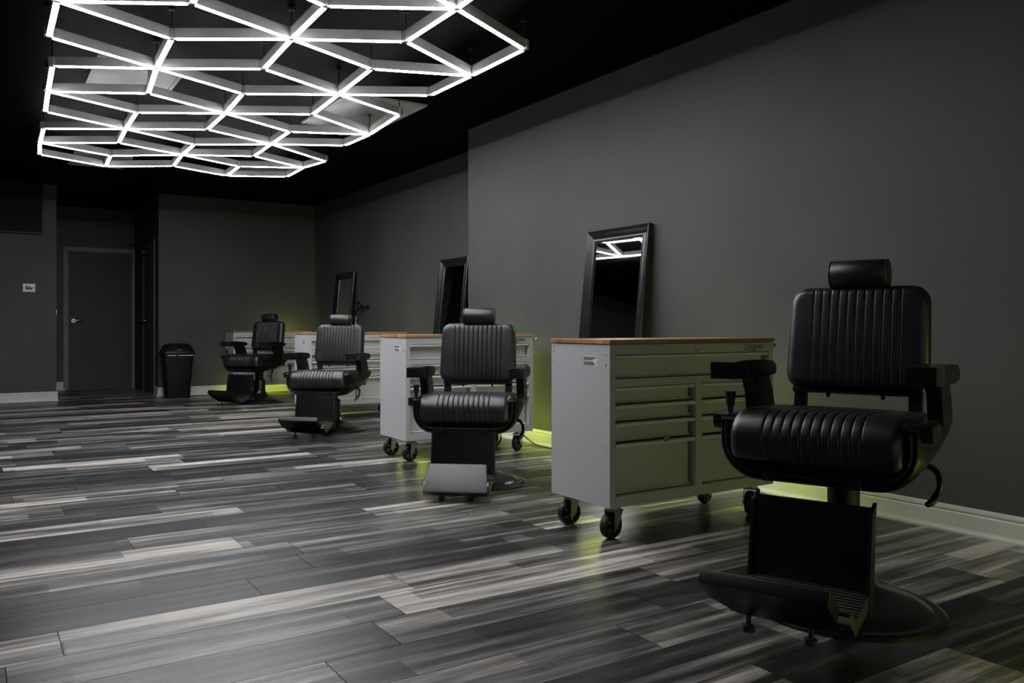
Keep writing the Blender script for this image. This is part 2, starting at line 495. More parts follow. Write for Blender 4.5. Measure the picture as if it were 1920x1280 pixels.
EDGES = [(1, 0), (2, 0), (3, 0), (3, 4), (0, 5), (0, 6), (0, 7), (4, 5), (4, 8), (4, 9), (8, 10), (9, 10), (11, 10), (10, 12), (10, 13), (10, 14), (11, 15), (15, 12), (15, 16), (15, 17), (17, 18), (16, 18), (16, 19), (12, 19), (14, 19), (19, 20), (18, 20), (19, 21), (19, 22), (20, 23), (9, 24), (5, 24), (7, 24), (24, 25), (24, 26), (24, 13), (7, 27), (6, 27), (28, 27), (27, 25), (27, 29), (27, 30), (13, 31), (26, 31), (14, 31), (31, 32), (31, 21), (31, 33), (21, 34), (22, 34), (33, 34), (34, 35), (23, 35), (22, 23), (25, 36), (26, 36), (32, 36), (36, 29), (2, 37), (37, 38), (37, 28), (37, 6), (38, 39), (28, 39), (39, 40), (39, 30), (41, 1), (41, 2), (42, 37), (43, 37), (44, 38), (44, 40), (41, 42), (43, 44), (45, 42), (45, 43)]
ZL = 2.80
# the lattice goes on over the camera's side of the room, above the frame
ideal = lambda i, j: (1.0512 + 0.0261 * i + 0.6525 * j, 6.0936 + 0.6652 * i + 0.3015 * j)
def node_index(i, j):
    p = ideal(i, j)
    for k, q in enumerate(NODES):
        if math.hypot(p[0] - q[0], p[1] - q[1]) < 0.2: return k
    NODES.append((round(p[0], 3), round(p[1], 3)))
    return len(NODES) - 1
for i in range(-9, 0):
    for j in range(-1, 3):
        if (i - j) % 3: continue
        for di, dj in ((1, 0), (-1, 0), (0, 1), (0, -1), (1, -1), (-1, 1)):
            a, b = (i, j), (i + di, j + dj)
            pa, pb = ideal(*a), ideal(*b)
            if max(a[1], b[1]) > 2 or any(not (0.3 < p[0] < 3.3 and LATTICE_NEAR < p[1] and p[0] * math.sin(YAW) + p[1] * math.cos(YAW) < 4.66) for p in (pa, pb)): continue
            e = (node_index(*a), node_index(*b))
            if e not in EDGES and e[::-1] not in EDGES: EDGES.append(e)
hexa = thing('hexagon_ceiling_light', 'large ceiling light of white tubes joined into hexagons and rhombuses', 'ceiling light', (1.75, 7.2, ZL))
tube_cache = {}
def tube_meshes(L):
    k = round(L, 2)
    if k not in tube_cache:
        bm = bm_new(); add_box(bm, (-k / 2, -0.0165, 0.004), (k / 2, 0.0165, 0.066), 0.002)
        h = finish(bm, 'light_tube', 'housing')
        bm = bm_new()
        add_prism(bm, [(-0.0155, 0.0055), (-0.0155, 0.001), (-0.0135, -0.0005), (0.0135, -0.0005), (0.0155, 0.001), (0.0155, 0.0055)], 'x', -k / 2 + 0.004, k / 2 - 0.004)
        tube_cache[k] = (h, finish(bm, 'diffuser', 'tube'))
    return tube_cache[k]
deg = [0] * len(NODES)
for i, j in EDGES:
    deg[i] += 1; deg[j] += 1
    a, b = Vector(NODES[i]), Vector(NODES[j])
    d = b - a
    c = (a + b) / 2
    hm, dm = tube_meshes(d.length - 0.05)
    o = link('light_tube', hm, hexa, (c.x - 1.75, c.y - 7.2, 0), (0, 0, math.atan2(d.y, d.x)))
    link('diffuser', dm, o)
bm = bm_new()
add_cyl(bm, (0, 0, 0.006), (0, 0, 0.062), 0.030, seg=6)
add_cyl(bm, (0, 0, 0.0), (0, 0, 0.006), 0.014, 0.020, seg=12)
conn = finish(bm, 'connector', 'housing')
bm = bm_new(); add_cyl(bm, (0, 0, 0.07), (0, 0, ZC - ZL), 0.004, seg=6); add_cyl(bm, (0, 0, ZC - ZL - 0.02), (0, 0, ZC - ZL), 0.02, seg=10)
hang = finish(bm, 'hanger_rod', 'dull')
for k, (x, y) in enumerate(NODES):
    link('connector', conn, hexa, (x - 1.75, y - 7.2, 0))
    link('hanger_rod', hang, hexa, (x - 1.75, y - 7.2, 0))

def ceiling_panel(pts, label):
    xs, ys = [p[0] for p in pts], [p[1] for p in pts]
    x0, x1, y0, y1 = min(xs), max(xs), min(ys), max(ys)
    t = thing('ceiling_light_panel', label, 'ceiling panel', ((x0 + x1) / 2, (y0 + y1) / 2, ZC), 0, 'pale panels in the black ceiling')
    w, d = x1 - x0, y1 - y0
    bm = bm_new(); add_box(bm, (-w / 2 + 0.03, -d / 2 + 0.03, -0.012), (w / 2 - 0.03, d / 2 - 0.03, -0.002))
    obj('lens', bm, 'panel', t)
    bm = bm_new()
    for lo, hi in (((-w / 2, -d / 2), (w / 2, -d / 2 + 0.03)), ((-w / 2, d / 2 - 0.03), (w / 2, d / 2)), ((-w / 2, -d / 2 + 0.03), (-w / 2 + 0.03, d / 2 - 0.03)), ((w / 2 - 0.03, -d / 2 + 0.03), (w / 2, d / 2 - 0.03))):
        add_box(bm, (*lo, -0.018), (*hi, 0.0), 0.003)
    obj('frame', bm, 'panel', t)
ceiling_panel([(0.74, 6.63), (1.36, 7.46)], 'pale ceiling panel above the left side of the hexagon light')
ceiling_panel([(2.62, 6.55), (3.36, 7.75)], 'pale ceiling panel at the right edge of the hexagon light')
ceiling_panel([(0.93, 10.46), (1.54, 11.25)], 'pale ceiling panel above the far left tip of the hexagon light')
ceiling_panel([(2.65, 9.95), (3.38, 10.75)], 'pale ceiling panel above the far right tip of the hexagon light')

# ------------------------------------------------------------------ tool chests
CW, CD, ZB, ZS, ZT = 1.17, 0.475, 0.163, 0.945, 0.969
def build_chest():
    c = thing('tool_chest', '', 'tool chest', (0, 0, 0), 0, 'white rolling tool chests along the right wall')
    rec = 0.042
    OP = [(0.035, 0.572), (0.617, 1.132)]               # two columns of openings
    ROW = [(0.741, 0.656), (0.653, 0.570), (0.567, 0.470), (0.466, 0.214)]
    TOP = (0.897, 0.778)
    bm = bm_new()
    add_box(bm, (0, 0, ZB), (0.012, CD, ZS)); add_box(bm, (CW - 0.012, 0, ZB), (CW, CD, ZS))
    add_box(bm, (0.012, CD - 0.012, ZB), (CW - 0.012, CD, ZS)); add_box(bm, (0.012, 0.0, ZS - 0.012), (CW - 0.012, CD - 0.012, ZS))
    add_box(bm, (0.012, 0.0, ZB), (CW - 0.012, CD - 0.012, ZB + 0.012))
    add_box(bm, (0.012, 0, ZB + 0.012), (0.035, 0.06, ZS - 0.012)); add_box(bm, (1.132, 0, ZB + 0.012), (CW - 0.012, 0.06, ZS - 0.012))
    add_box(bm, (0.035, 0, TOP[0]), (1.132, 0.06, ZS - 0.012)); add_box(bm, (0.035, 0, ROW[0][0]), (1.132, 0.06, TOP[1]))
    add_box(bm, (0.572, 0, ROW[3][1]), (0.617, 0.06, ROW[0][0])); add_box(bm, (0.035, 0, ZB + 0.012), (1.132, 0.06, ROW[3][1]))
    obj('cabinet_body', bm, 'steel', c, sharp=30)
    def drawer(x0, x1, z1, z0):
        bm = bm_new()
        g = 0.0025
        add_box(bm, (x0 + g + 0.012, rec, z0 + 0.004), (x1 - g - 0.012, rec + 0.012, z1 - 0.004), 0.0015)
        add_prism(bm, [(rec, z0 + 0.016), (rec - 0.006, z0 + 0.006), (rec - 0.006, z0 + 0.004), (rec + 0.01, z0 + 0.004), (rec + 0.01, z0 + 0.016)], 'x', x0 + g, x1 - g)
        add_box(bm, (x0 + g + 0.014, rec + 0.012, z0 + 0.012), (x1 - g - 0.014, CD - 0.05, z0 + 0.02))
        d = obj('drawer', bm, 'face', c, sharp=30)
        bm = bm_new()
        pr = [(rec + 0.002, z1 - 0.003), (0.006, z1 - 0.003), (0.001, z1 - 0.0065), (-0.001, z1 - 0.011), (0.001, z1 - 0.0175), (0.006, z1 - 0.0215), (0.011, z1 - 0.020), (0.0125, z1 - 0.014), (0.016, z1 - 0.008), (rec + 0.002, z1 - 0.007)]
        add_prism(bm, pr, 'x', x0 + 0.004, x1 - 0.004)
        obj('drawer_pull', bm, 'pull', d, sharp=50)
    drawer(0.035, 1.132, *TOP)
    for x0, x1 in OP:
        for z1, z0 in ROW: drawer(x0, x1, z1, z0)
    # butcher block top
    bm = bm_new(); add_box(bm, (0.01, 0.01, ZS), (CW - 0.01, CD - 0.01, ZS + 0.004))
    w = obj('worktop', bm, 'wood', c)
    n, dy = 9, (CD + 0.012) / 9
    sr = random.Random(11)
    for k in range(n):
        cut = sr.choice([0.42, 0.58, 0.72, 0.33])
        for a, b in ((-0.005, cut * CW), (cut * CW, CW + 0.005)):
            bm = bm_new(); add_box(bm, (0, 0, 0), (b - a - 0.0006, dy - 0.0006, ZT - ZS - 0.0035), 0.0012, 1)
            obj('stave', bm, 'wood', w, (a, -0.006 + k * dy, ZS + 0.0035))
    # casters
    for x, y, turn in ((0.085, 0.07, 0.12), (0.085, CD - 0.07, -0.1), (CW - 0.10, 0.07, 0.5), (CW - 0.10, CD - 0.07, 0.3)):
        mt = Matrix.Translation((x, y, 0)) @ Matrix.Rotation(turn, 4, 'Z')
        bm = bm_new()
        add_box(bm, (-0.05, -0.042, ZB - 0.006), (0.05, 0.042, ZB), 0.001, 1, mt)
        for v in add_cyl(bm, (0, 0, ZB - 0.022), (0, 0, ZB - 0.006), 0.034, seg=20): v.co = mt @ v.co
        add_box(bm, (-0.036, -0.036, ZB - 0.03), (0.030, 0.036, ZB - 0.022), 0.002, 1, mt)
        for s in (-1, 1):
            add_prism(bm, [(-0.030, ZB - 0.024), (0.026, ZB - 0.024), (-0.010, 0.048), (-0.034, 0.048)], 'y', s * 0.034 - 0.002, s * 0.034 + 0.002, 0, mt)
        for v in add_cyl(bm, (-0.022, -0.042, 0.0635), (-0.022, 0.042, 0.0635), 0.009, seg=10): v.co = mt @ v.co
        f = obj('caster', bm, 'brushed', c)
        wm = mt @ Matrix.Translation((-0.022, 0, 0.0635)) @ Matrix.Rotation(R(90), 4, 'X')
        bm = bm_new()
        add_lathe(bm, [(0.044, -0.022), (0.056, -0.022), (0.0615, -0.017), (0.0635, -0.008), (0.0635, 0.008), (0.0615, 0.017), (0.056, 0.022), (0.044, 0.022), (0.042, 0.012), (0.018, 0.008), (0.018, 0.026), (0.006, 0.026), (0.006, -0.026), (0.018, -0.026), (0.018, -0.008), (0.042, -0.012), (0.0435, -0.02)], 32, wm)
        obj('wheel', bm, 'rubber', f)
        bm = bm_new()
        for k in range(5):
            q = wm @ Matrix.Rotation(2 * math.pi * k / 5, 4, 'Z')
            for s in (-1, 1): add_box(bm, (0.014, -0.004, s * 0.013 - 0.003), (0.046, 0.004, s * 0.013 + 0.003), 0, 1, q)
        obj('spoke', bm, 'brushed', f)
    # lock, push handle, sticker, screws, light strip
    bm = bm_new()
    add_cyl(bm, (0.578, -0.006, 0.926), (0.578, 0.002, 0.926), 0.010, seg=18); add_cyl(bm, (0.578, -0.009, 0.926), (0.578, -0.006, 0.926), 0.007, seg=18)
    add_box(bm, (0.5768, -0.020, 0.918), (0.5792, -0.009, 0.934)); add_box(bm, (0.5745, -0.022, 0.900), (0.5815, -0.018, 0.918), 0.0015, 1)
    obj('lock', bm, 'chrome', c)
    bm = bm_new()
    add_tube(bm, smooth_path([(CW, 0.05, 0.915), (CW + 0.05, 0.05, 0.925), (CW + 0.066, 0.075, 0.928), (CW + 0.066, CD - 0.075, 0.928), (CW + 0.05, CD - 0.05, 0.925), (CW, CD - 0.05, 0.915)]), 0.014, 12)
    obj('push_handle', bm, 'chrome', c)
    bm = bm_new()
    for y, z, h in ((0.028, 0.894, 0.003), (0.028, 0.845, 0.006), (CD - 0.02, 0.925, 0.003), (CD - 0.02, 0.905, 0.003), (CD - 0.02, 0.85, 0.003), (0.03, 0.45, 0.002), (CD - 0.02, 0.42, 0.002), (0.03, 0.62, 0.002)):
        add_box(bm, (-0.0008, y - 0.003, z - h), (0.002, y + 0.003, z + h))
    obj('screw_holes', bm, 'hole', c)
    bm = bm_new(); add_box(bm, (-0.0008, 0.095, 0.838), (0.001, 0.205, 0.888))
    s = obj('sticker', bm, 'white', c); s['label'] = 'small white label with grey print'
    bm = bm_new()
    def strip_quad(poly): add_prism(bm, poly, 'x', -0.0016, -0.0006)
    strip_quad([(0.098, 0.884), (0.202, 0.884), (0.202, 0.868), (0.135, 0.868)])
    strip_quad([(0.098, 0.859), (0.104, 0.857), (0.104, 0.854), (0.098, 0.853)])
    strip_quad([(0.128, 0.861), (0.202, 0.861), (0.202, 0.843), (0.108, 0.843)])
    obj('print', bm, 'greyp', s)
    bm = bm_new()
    add_box(bm, (0.66, CD + 0.001, 0.912), (CW - 0.03, CD + 0.012, 0.930))
    add_box(bm, (0.04, CD + 0.001, ZB + 0.010), (CW - 0.02, CD + 0.009, ZB + 0.018))
    add_box(bm, (CW + 0.001, 0.02, ZB + 0.004), (CW + 0.010, CD - 0.02, ZB + 0.020))
    add_box(bm, (0.06, CD - 0.06, ZB - 0.007), (0.40, CD - 0.056, ZB - 0.001))
    add_box(bm, (CW + 0.001, CD - 0.03, ZB + 0.02), (CW + 0.009, CD - 0.02, 0.88))
    o = obj('light_strip', bm, 'strip', c); o['label'] = 'yellow green light strip round the back'
    return c

def wordmark(parent, text, size, x, z, material):
    cu = bpy.data.curves.new('wordmark', 'FONT')
    cu.body = text; cu.size = size; cu.extrude = 0.0012; cu.shear = 0.25; cu.space_character = 0.92
    o = bpy.data.objects.new('wordmark_source', cu); COL.objects.link(o)
    dg = bpy.context.evaluated_depsgraph_get()
    me = bpy.data.meshes.new_from_object(o.evaluated_get(dg))
    bpy.data.objects.remove(o)
    me.materials.clear(); me.materials.append(M[material])
    return link('logo', me, parent, (x, -0.0012, z), (R(90), 0, 0))

chest = build_chest()
CH = [((2.539, 3.055, 0), 'white tool chest behind the nearest barber chair, bronze emblem between its drawers'),
      ((2.744, 5.707, 0), 'white tool chest behind the chair whose footrest pad faces forward'),
      ((3.044, 8.751, 0), 'white tool chest third from the camera, partly hidden by the third chair'),
      ((3.171, 12.378, 0), 'white tool chest in the back corner behind the farthest barber chair')]
CH.append(((2.55, 0.36, 0), 'white tool chest just outside the photograph, beyond the nearest barber chair'))
chests = []
for k, (loc, lab) in enumerate(CH):
    c = chest if k == 0 else copy_tree(chest)
    c.location = loc; c['label'] = lab
    chests.append(c)
for k, c in enumerate(chests):
    mt = 'steel' if k == 0 else 'badge'
    lg = wordmark(c, 'G', 0.05, 0.925, 0.905, mt if k else 'logo')
    for txt, sz, x, z in (('STORAGE', 0.030, 0.962, 0.914), ('STORAGE', 0.012, 0.975, 0.9005)):
        o = wordmark(c, txt, sz, x, z, mt if k else 'logo'); o.parent = lg
        o.location = (x - 0.925, z - 0.905, 0); o.rotation_euler = (0, 0, 0)
    lg['label'] = 'raised maker lettering on the top rail'
bm = bm_new(); add_cyl(bm, (0.367, 0.002, 0.474), (0.367, -0.004, 0.474), 0.019, seg=28); add_cyl(bm, (0.367, -0.004, 0.474), (0.367, -0.0055, 0.474), 0.014, 0.013, seg=24)
o = obj('emblem', bm, 'bronze', chests[0]); o['label'] = 'round bronze sticker'

# ------------------------------------------------------------------ barber chairs
GRV = [(-0.16 + 0.032 * k) for k in range(11)]
def groove(x):
    d = min(abs(x - g) for g in GRV)
    if abs(x) < 0.16:
        return 0.0042 * math.exp(-(d / 0.0024) ** 2) + 0.0010 * (1 - min(1, d / 0.016)) ** 2
    return 0.0042 * math.exp(-(d / 0.0024) ** 2) + 0.0008 * math.exp(-(d / 0.02) ** 2)
def columns(hw, edge):
    xs = set()
    for g in GRV:
        for d in (-0.0105, -0.0055, -0.0038, -0.002, 0, 0.002, 0.0038, 0.0055, 0.0105, 0.016): xs.add(round(g + d, 4))
    n = 8
    for s in (-1, 1):
        for k in range(6): xs.add(round(s * (0.18 + (hw - edge - 0.18) * k / 6), 4))
        for k in range(n + 1): xs.add(round(s * (hw - edge + edge * math.sin(R(90) * k / n)), 4))
    return sorted(xs)

def rdrop(d, e):
    return 0.0 if d >= e else e - math.sqrt(max(0, e * e - (e - max(d, 0)) ** 2))

def slab_mesh(W, H, Tk, rc, edge, name, channels=True, taper=0.04):
    """upholstered slab standing in the xz plane, front towards -y, z from 0 to H"""
    bm = bm_new()
    xs = columns(W / 2, edge)
    zs = [0.0]
    n = 8
    zs = [edge * (1 - math.cos(R(90) * k / n)) for k in range(n + 1)]
    m = 16
    zs += [edge + (H - 2 * edge) * k / m for k in range(1, m)]
    zs += [H - edge * (1 - math.cos(R(90) * k / n)) for k in range(n, -1, -1)]
    def halfw(z):
        q = abs(z - H / 2) - (H / 2 - rc)
        w = W / 2 if q <= 0 else W / 2 - rc + math.sqrt(max(0, rc * rc - q * q))
        return w * (1 - taper * (z / H))
    grids = []
    for side in (-1, 1):
        g = []
        for z in zs:
            w = halfw(z); row = []
            for x0 in xs:
                xc = 0.178
                if abs(x0) <= xc: x = x0 * (1 if w > xc else 1)
                else: x = math.copysign(xc + (abs(x0) - xc) * (w - xc) / (W / 2 - xc), x0)
                dxy = min(w - abs(x), min(z, H - z))
                q = max(0.0, abs(z - H / 2) - (H / 2 - rc))
                if q > 0 and abs(x) > W / 2 - rc:
                    cxx = abs(x) - (W / 2 - rc) * (1 - taper * (z / H))
                    dxy = min(dxy, rc - math.hypot(max(0, cxx), q))
                dd = max(0.0, dxy)
                bulge = 0.012 * (1 - (2 * x / W) ** 2) * (1 - (2 * z / H - 1) ** 2)
                y = Tk / 2 + bulge - rdrop(dd, edge)
                if channels and side < 0:
                    f = min(1.0, dd / 0.02)
                    y -= groove(x) * f
                row.append(bm.verts.new((x, side * max(y, Tk / 2 - edge), z)))
            g.append(row)
        grids.append(g)
        for a, b in zip(g[:-1], g[1:]):
            for k in range(len(xs) - 1): bm.faces.new((a[k], a[k + 1], b[k + 1], b[k]))
    F, B = grids
    nz, nx = len(zs), len(xs)
    ring = lambda g: [g[0][k] for k in range(nx)] + [g[j][nx - 1] for j in range(1, nz)] + [g[nz - 1][k] for k in range(nx - 2, -1, -1)] + [g[j][0] for j in range(nz - 2, 0, -1)]
    ra, rb = ring(F), ring(B)
    for k in range(len(ra)):
        try: bm.faces.new((ra[k], rb[k], rb[(k + 1) % len(ra)], ra[(k + 1) % len(ra)]))
        except ValueError: pass
    return bm

def seat_cushion_bm():
    hw, e = 0.282, 0.034
    xs = columns(hw, e)
    ctl = [(0.19, 0.570), (0.10, 0.590), (-0.02, 0.600), (-0.16, 0.606), (-0.25, 0.608)]
    path = []
    for i in range(len(ctl) - 1):
        for k in range(4):
            t = k / 4
            path.append((ctl[i][0] * (1 - t) + ctl[i + 1][0] * t, ctl[i][1] * (1 - t) + ctl[i + 1][1] * t))
    cy, cz, ra, rz = -0.285, 0.515, 0.115, 0.093      # rounded front
    for k in range(15):
        a = R(90 + 90 * k / 14)
        path.append((cy - ra * -math.cos(a) * 1.0, cz + rz * math.sin(a)))
    path += [(-0.400, 0.49), (-0.396, 0.465), (-0.388, 0.448), (-0.372, 0.436), (-0.35, 0.432)]
    nrm = []
    for i in range(len(path)):
        p, q = path[max(i - 1, 0)], path[min(i + 1, len(path) - 1)]
        ty, tz = q[0] - p[0], q[1] - p[1]
        L = math.hypot(ty, tz) or 1
        nrm.append((tz / L, -ty / L))
    bm = bm_new(); g = []
    for i, (y, z) in enumerate(path):
        ny, nz = nrm[i]
        if nz < -0.2: pass
        row = []
        fade = min(1.0, (len(path) - 1 - i) / 4.0)
        for x in xs:
            d = rdrop(hw - abs(x), e) + groove(x) * fade - 0.004 * (1 - (x / hw) ** 2)
            row.append(bm.verts.new((x, y - ny * d, z - nz * d)))
        g.append(row)
    for a, b in zip(g[:-1], g[1:]):
        for k in range(len(xs) - 1): bm.faces.new((a[k], a[k + 1], b[k + 1], b[k]))
    # close underside
    ra = [r[0] for r in g] ; rb = [r[-1] for r in g]
    a0 = bm.verts.new((-hw, 0.19, 0.44)); b0 = bm.verts.new((hw, 0.19, 0.44))
    bm.faces.new(ra + [a0]); bm.faces.new(rb + [b0])
    bm.faces.new(g[0] + [b0, a0]); bm.faces.new(g[-1] + [b0, a0])
    return bm

def pad_bm(flip):
    """footrest slab; local outline in (x, s), thickness outwards, then laid along its slope"""
    bm = bm_new()
    if flip:   # cushion facing forward, folded back against the leg panel
        p0, p1, th = Vector((0, -0.680, 0.068)), Vector((0, -0.562, 0.218)), 0.05
    else:
        p0, p1, th = Vector((0, -0.610, 0.082)), Vector((0, -0.770, 0.210)), 0.044
    d = (p1 - p0); L = d.length; d.normalize()
    n = Vector((0, d.z, -d.y))
    if flip: n = Vector((0, -d.z, d.y))
    mt = Matrix(((1, d.x, n.x, p0.x), (0, d.y, n.y, p0.y), (0, d.z, n.z, p0.z), (0, 0, 0, 1)))
    if flip: out = [(-0.194, 0), (0.194, 0), (0.172, L), (-0.172, L)]
    else: out = [(-0.125, 0), (0.125, 0), (0.190, 0.085), (0.190, L), (-0.190, L), (-0.190, 0.085)]
    add_prism(bm, out, 'z', -th, 0.0, 0.017 if flip else 0.007, mt)
    return bm

def build_chair():
    ch = thing('barber_chair', '', 'barber chair', (0, 0, 0), 0, 'black barber chairs in a row')
    bm = bm_new()
    add_lathe(bm, [(0.342, 0), (0.342, 0.010), (0.328, 0.018), (0.312, 0.020), (0.306, 0.016), (0.298, 0.018), (0.285, 0.030), (0.24, 0.048), (0.17, 0.068), (0.115, 0.092), (0.09, 0.125), (0.082, 0.17), (0.082, 0.30), (0.07, 0.31)], 64)
    obj('base', bm, 'gloss', ch, sharp=50)
    up, leg = [], []
    def U(o): up.append(o); return o
    def G(o): leg.append(o); return o
    bm = bm_new(); add_cyl(bm, (0, 0, 0.17), (0, 0, 0.42), 0.056, seg=28)
    U(obj('piston', bm, 'dull', ch))
    bm = bm_new()
    add_box(bm, (-0.17, -0.24, 0.395), (0.17, 0.17, 0.435), 0.006)
    for x in (-0.14, 0.14): add_box(bm, (x - 0.018, -0.40, 0.375), (x + 0.018, -0.20, 0.41), 0.003)
    U(obj('seat_frame', bm, 'dull', ch))
    # U shaped shell
    def usec(y, hw, zb, zt, r):
        pts = [(-hw, y, zt)]
        for k in range(9):
            a = R(180 + 90 * k / 8); pts.append((-hw + r + r * math.cos(a), y, zb + r + r * math.sin(a)))
        for k in range(9):
            a = R(270 + 90 * k / 8); pts.append((hw - r + r * math.cos(a), y, zb + r + r * math.sin(a)))
        pts.append((hw, y, zt))
        return [Vector(p) for p in pts]
    bm = bm_new()
    add_loft(bm, [usec(-0.352, 0.308, 0.392, 0.560, 0.115), usec(-0.362, 0.318, 0.376, 0.572, 0.125), usec(-0.350, 0.326, 0.368, 0.580, 0.130), usec(-0.22, 0.330, 0.366, 0.585, 0.130),
                  usec(-0.05, 0.330, 0.385, 0.585, 0.140), usec(0.08, 0.330, 0.405, 0.585, 0.140), usec(0.17, 0.328, 0.440, 0.582, 0.120), usec(0.225, 0.324, 0.485, 0.575, 0.085), usec(0.245, 0.318, 0.520, 0.565, 0.04)])
    U(obj('seat_shell', bm, 'vinyl', ch, sharp=45))
    bm = bm_new()
    fr = usec(-0.366, 0.300, 0.398, 0.565, 0.110)
    add_tube(bm, fr, 0.007, 8)
    U(obj('shell_trim', bm, 'dull', ch))
    U(obj('seat_cushion', seat_cushion_bm(), 'leather', ch, sharp=60))
    # backrest
    tilt = R(-9)
    mb = Matrix.Translation((0, 0.165, 0.658)) @ Matrix.Rotation(tilt, 4, 'X')
    bm = slab_mesh(0.522, 0.395, 0.085, 0.062, 0.030, 'backrest')
    for v in bm.verts: v.co = mb @ v.co
    br = U(obj('backrest', bm, 'leather', ch, sharp=70))
    bm = bm_new()
    W, H, rc = 0.522, 0.395, 0.062
    pts = []
    for cx, cz, a0 in ((W / 2 - rc, H - rc, 0), (-W / 2 + rc, H - rc, 90), (-W / 2 + rc, rc, 180), (W / 2 - rc, rc, 270)):
        for k in range(7):
            a = R(a0 + 15 * k); z = cz + rc * math.sin(a)
            pts.append(mb @ Vector(((cx + rc * math.cos(a)) * (1 - 0.04 * z / H), -0.012, z)))
    pts.append(pts[0]); add_tube(bm, pts, 0.0045, 6)
    p = obj('piping', bm, 'leather', br)
    bm = bm_new()
    add_box(bm, (-0.235, -0.02, -0.018), (0.235, 0.03, 0.004), 0.004, 2, mb)
    for x in (-0.10, 0.10): add_box(bm, (x - 0.006, -0.012, -0.034), (x + 0.006, 0.004, -0.016), 0.002, 1, mb)
    for x in (-0.21, 0.21):
        add_box(bm, (x - 0.022, -0.005, -0.075), (x + 0.022, 0.035, 0.01), 0.006, 2, mb)
        add_box(bm, (x - 0.014, 0.0, -0.13), (x + 0.014, 0.03, -0.06), 0.004, 2, mb)
    U(obj('recline_bracket', bm, 'dull', ch))
    # headrest
    hz, hr, hwid = 0.449, 0.056, 0.212
    c0 = mb @ Vector((0, -0.012, hz))
    bm = bm_new()
    pr = [(0.020, -hwid / 2 - 0.004), (0.044, -hwid / 2), (0.051, -hwid / 2 + 0.004), (hr, -hwid / 2 + 0.011), (hr + 0.0005, 0), (hr, hwid / 2 - 0.013), (0.051, hwid / 2 - 0.004), (0.044, hwid / 2), (0.020, hwid / 2 + 0.004)]
    add_lathe(bm, pr, 36, Matrix.Translation(c0) @ Matrix.Rotation(R(90), 4, 'Y') @ Matrix.Scale(1.0, 4))
    hd = U(obj('headrest', bm, 'leather', ch, sharp=60))
    for s in (-1, 1):
        bm = bm_new()
        ringp = [c0 + Vector((s * (hwid / 2 - 0.003), 0.0530 * math.cos(R(15 * k)), 0.0530 * math.sin(R(15 * k)))) for k in range(25)]
        add_tube(bm, ringp, 0.003, 6)
        obj('piping', bm, 'leather', hd)
    bm = bm_new(); add_box(bm, (-0.03, 0.03, 0.25), (0.03, 0.045, hz), 0.003, 2, mb)
    U(obj('headrest_post', bm, 'brushed', ch))
    # arms
    for s in (-1, 1):
        bm = bm_new()
        prof = [(-0.340, 0.714), (-0.340, 0.770), (-0.20, 0.776), (-0.06, 0.774), (0.06, 0.767), (0.092, 0.752), (0.100, 0.735), (0.092, 0.714), (0.0, 0.706), (-0.18, 0.711)]
        add_prism(bm, prof, 'x', s * 0.325 - 0.043, s * 0.325 + 0.043, 0.006)
        a = U(obj('armrest', bm, 'vinyl', ch))
        bm = bm_new()
        add_prism(bm, [(-0.345, 0.712), (-0.345, 0.773), (-0.200, 0.779), (-0.200, 0.708)], 'x', s * 0.325 - 0.045, s * 0.325 + 0.045, 0.004)
        obj('arm_cap', bm, 'gloss', a)
        bm = bm_new()
        prof = [(-0.135, 0.720), (-0.105, 0.690), (-0.080, 0.650), (-0.070, 0.600), (-0.075, 0.560), (0.115, 0.560), (0.110, 0.60), (0.085, 0.65), (0.055, 0.70), (0.045, 0.720)]
        add_prism(bm, prof, 'x', s * 0.318 - 0.024, s * 0.318 + 0.024, 0.005)
        U(obj('arm_support', bm, 'vinyl', ch))
        bm = bm_new(); add_prism(bm, [(-0.335, 0.535), (-0.345, 0.550), (-0.345, 0.586), (-0.23, 0.592), (-0.20, 0.585), (-0.20, 0.548), (-0.25, 0.535)], 'x', s * 0.325 - 0.034, s * 0.325 + 0.034, 0.003)
        U(obj('arm_bracket', bm, 'gloss', ch))
    bm = bm_new(); add_cyl(bm, (-0.325, -0.27, 0.585), (-0.325, -0.27, 0.612), 0.010, seg=14); add_cyl(bm, (-0.325, -0.27, 0.610), (-0.325, -0.27, 0.664), 0.014, 0.020, seg=16)
    U(obj('recline_lever', bm, 'gloss', ch))
    bm = bm_new(); add_tube(bm, smooth_path([(0.19, -0.06, 0.425), (0.27, -0.08, 0.430), (0.325, -0.11, 0.420), (0.345, -0.15, 0.375), (0.335, -0.19, 0.335), (0.315, -0.21, 0.318)]), [0.010] * 20 + [0.011, 0.012, 0.013, 0.013, 0.013, 0.012, 0.011, 0.011, 0.010, 0.009, 0.006])
    U(obj('pump_lever', bm, 'gloss', ch))
    bm = bm_new(); add_tube(bm, smooth_path([(-0.345, 0.02, 0.56), (-0.385, 0.03, 0.555), (-0.392, 0.04, 0.53), (-0.392, 0.08, 0.40), (-0.38, 0.09, 0.375), (-0.24, 0.09, 0.395)]), 0.006, 8)
    U(obj('towel_bar', bm, 'dull', ch))
    # leg rest
    bm = bm_new()
    add_prism(bm, [(-0.355, 0.392), (-0.392, 0.392), (-0.436, 0.075), (-0.400, 0.068)], 'x', -0.186, 0.186, 0.009)
    lp = G(obj('leg_panel', bm, 'vinyl', ch))
    for s in (-1, 1):
        bm = bm_new()
        add_prism(bm, [(-0.345, 0.405), (-0.398, 0.380), (-0.446, 0.075), (-0.41, 0.06), (-0.388, 0.07)], 'x', s * 0.191 - 0.006, s * 0.191 + 0.006, 0.002)
        obj('side_rail', bm, 'dull', lp)
    bm = bm_new()
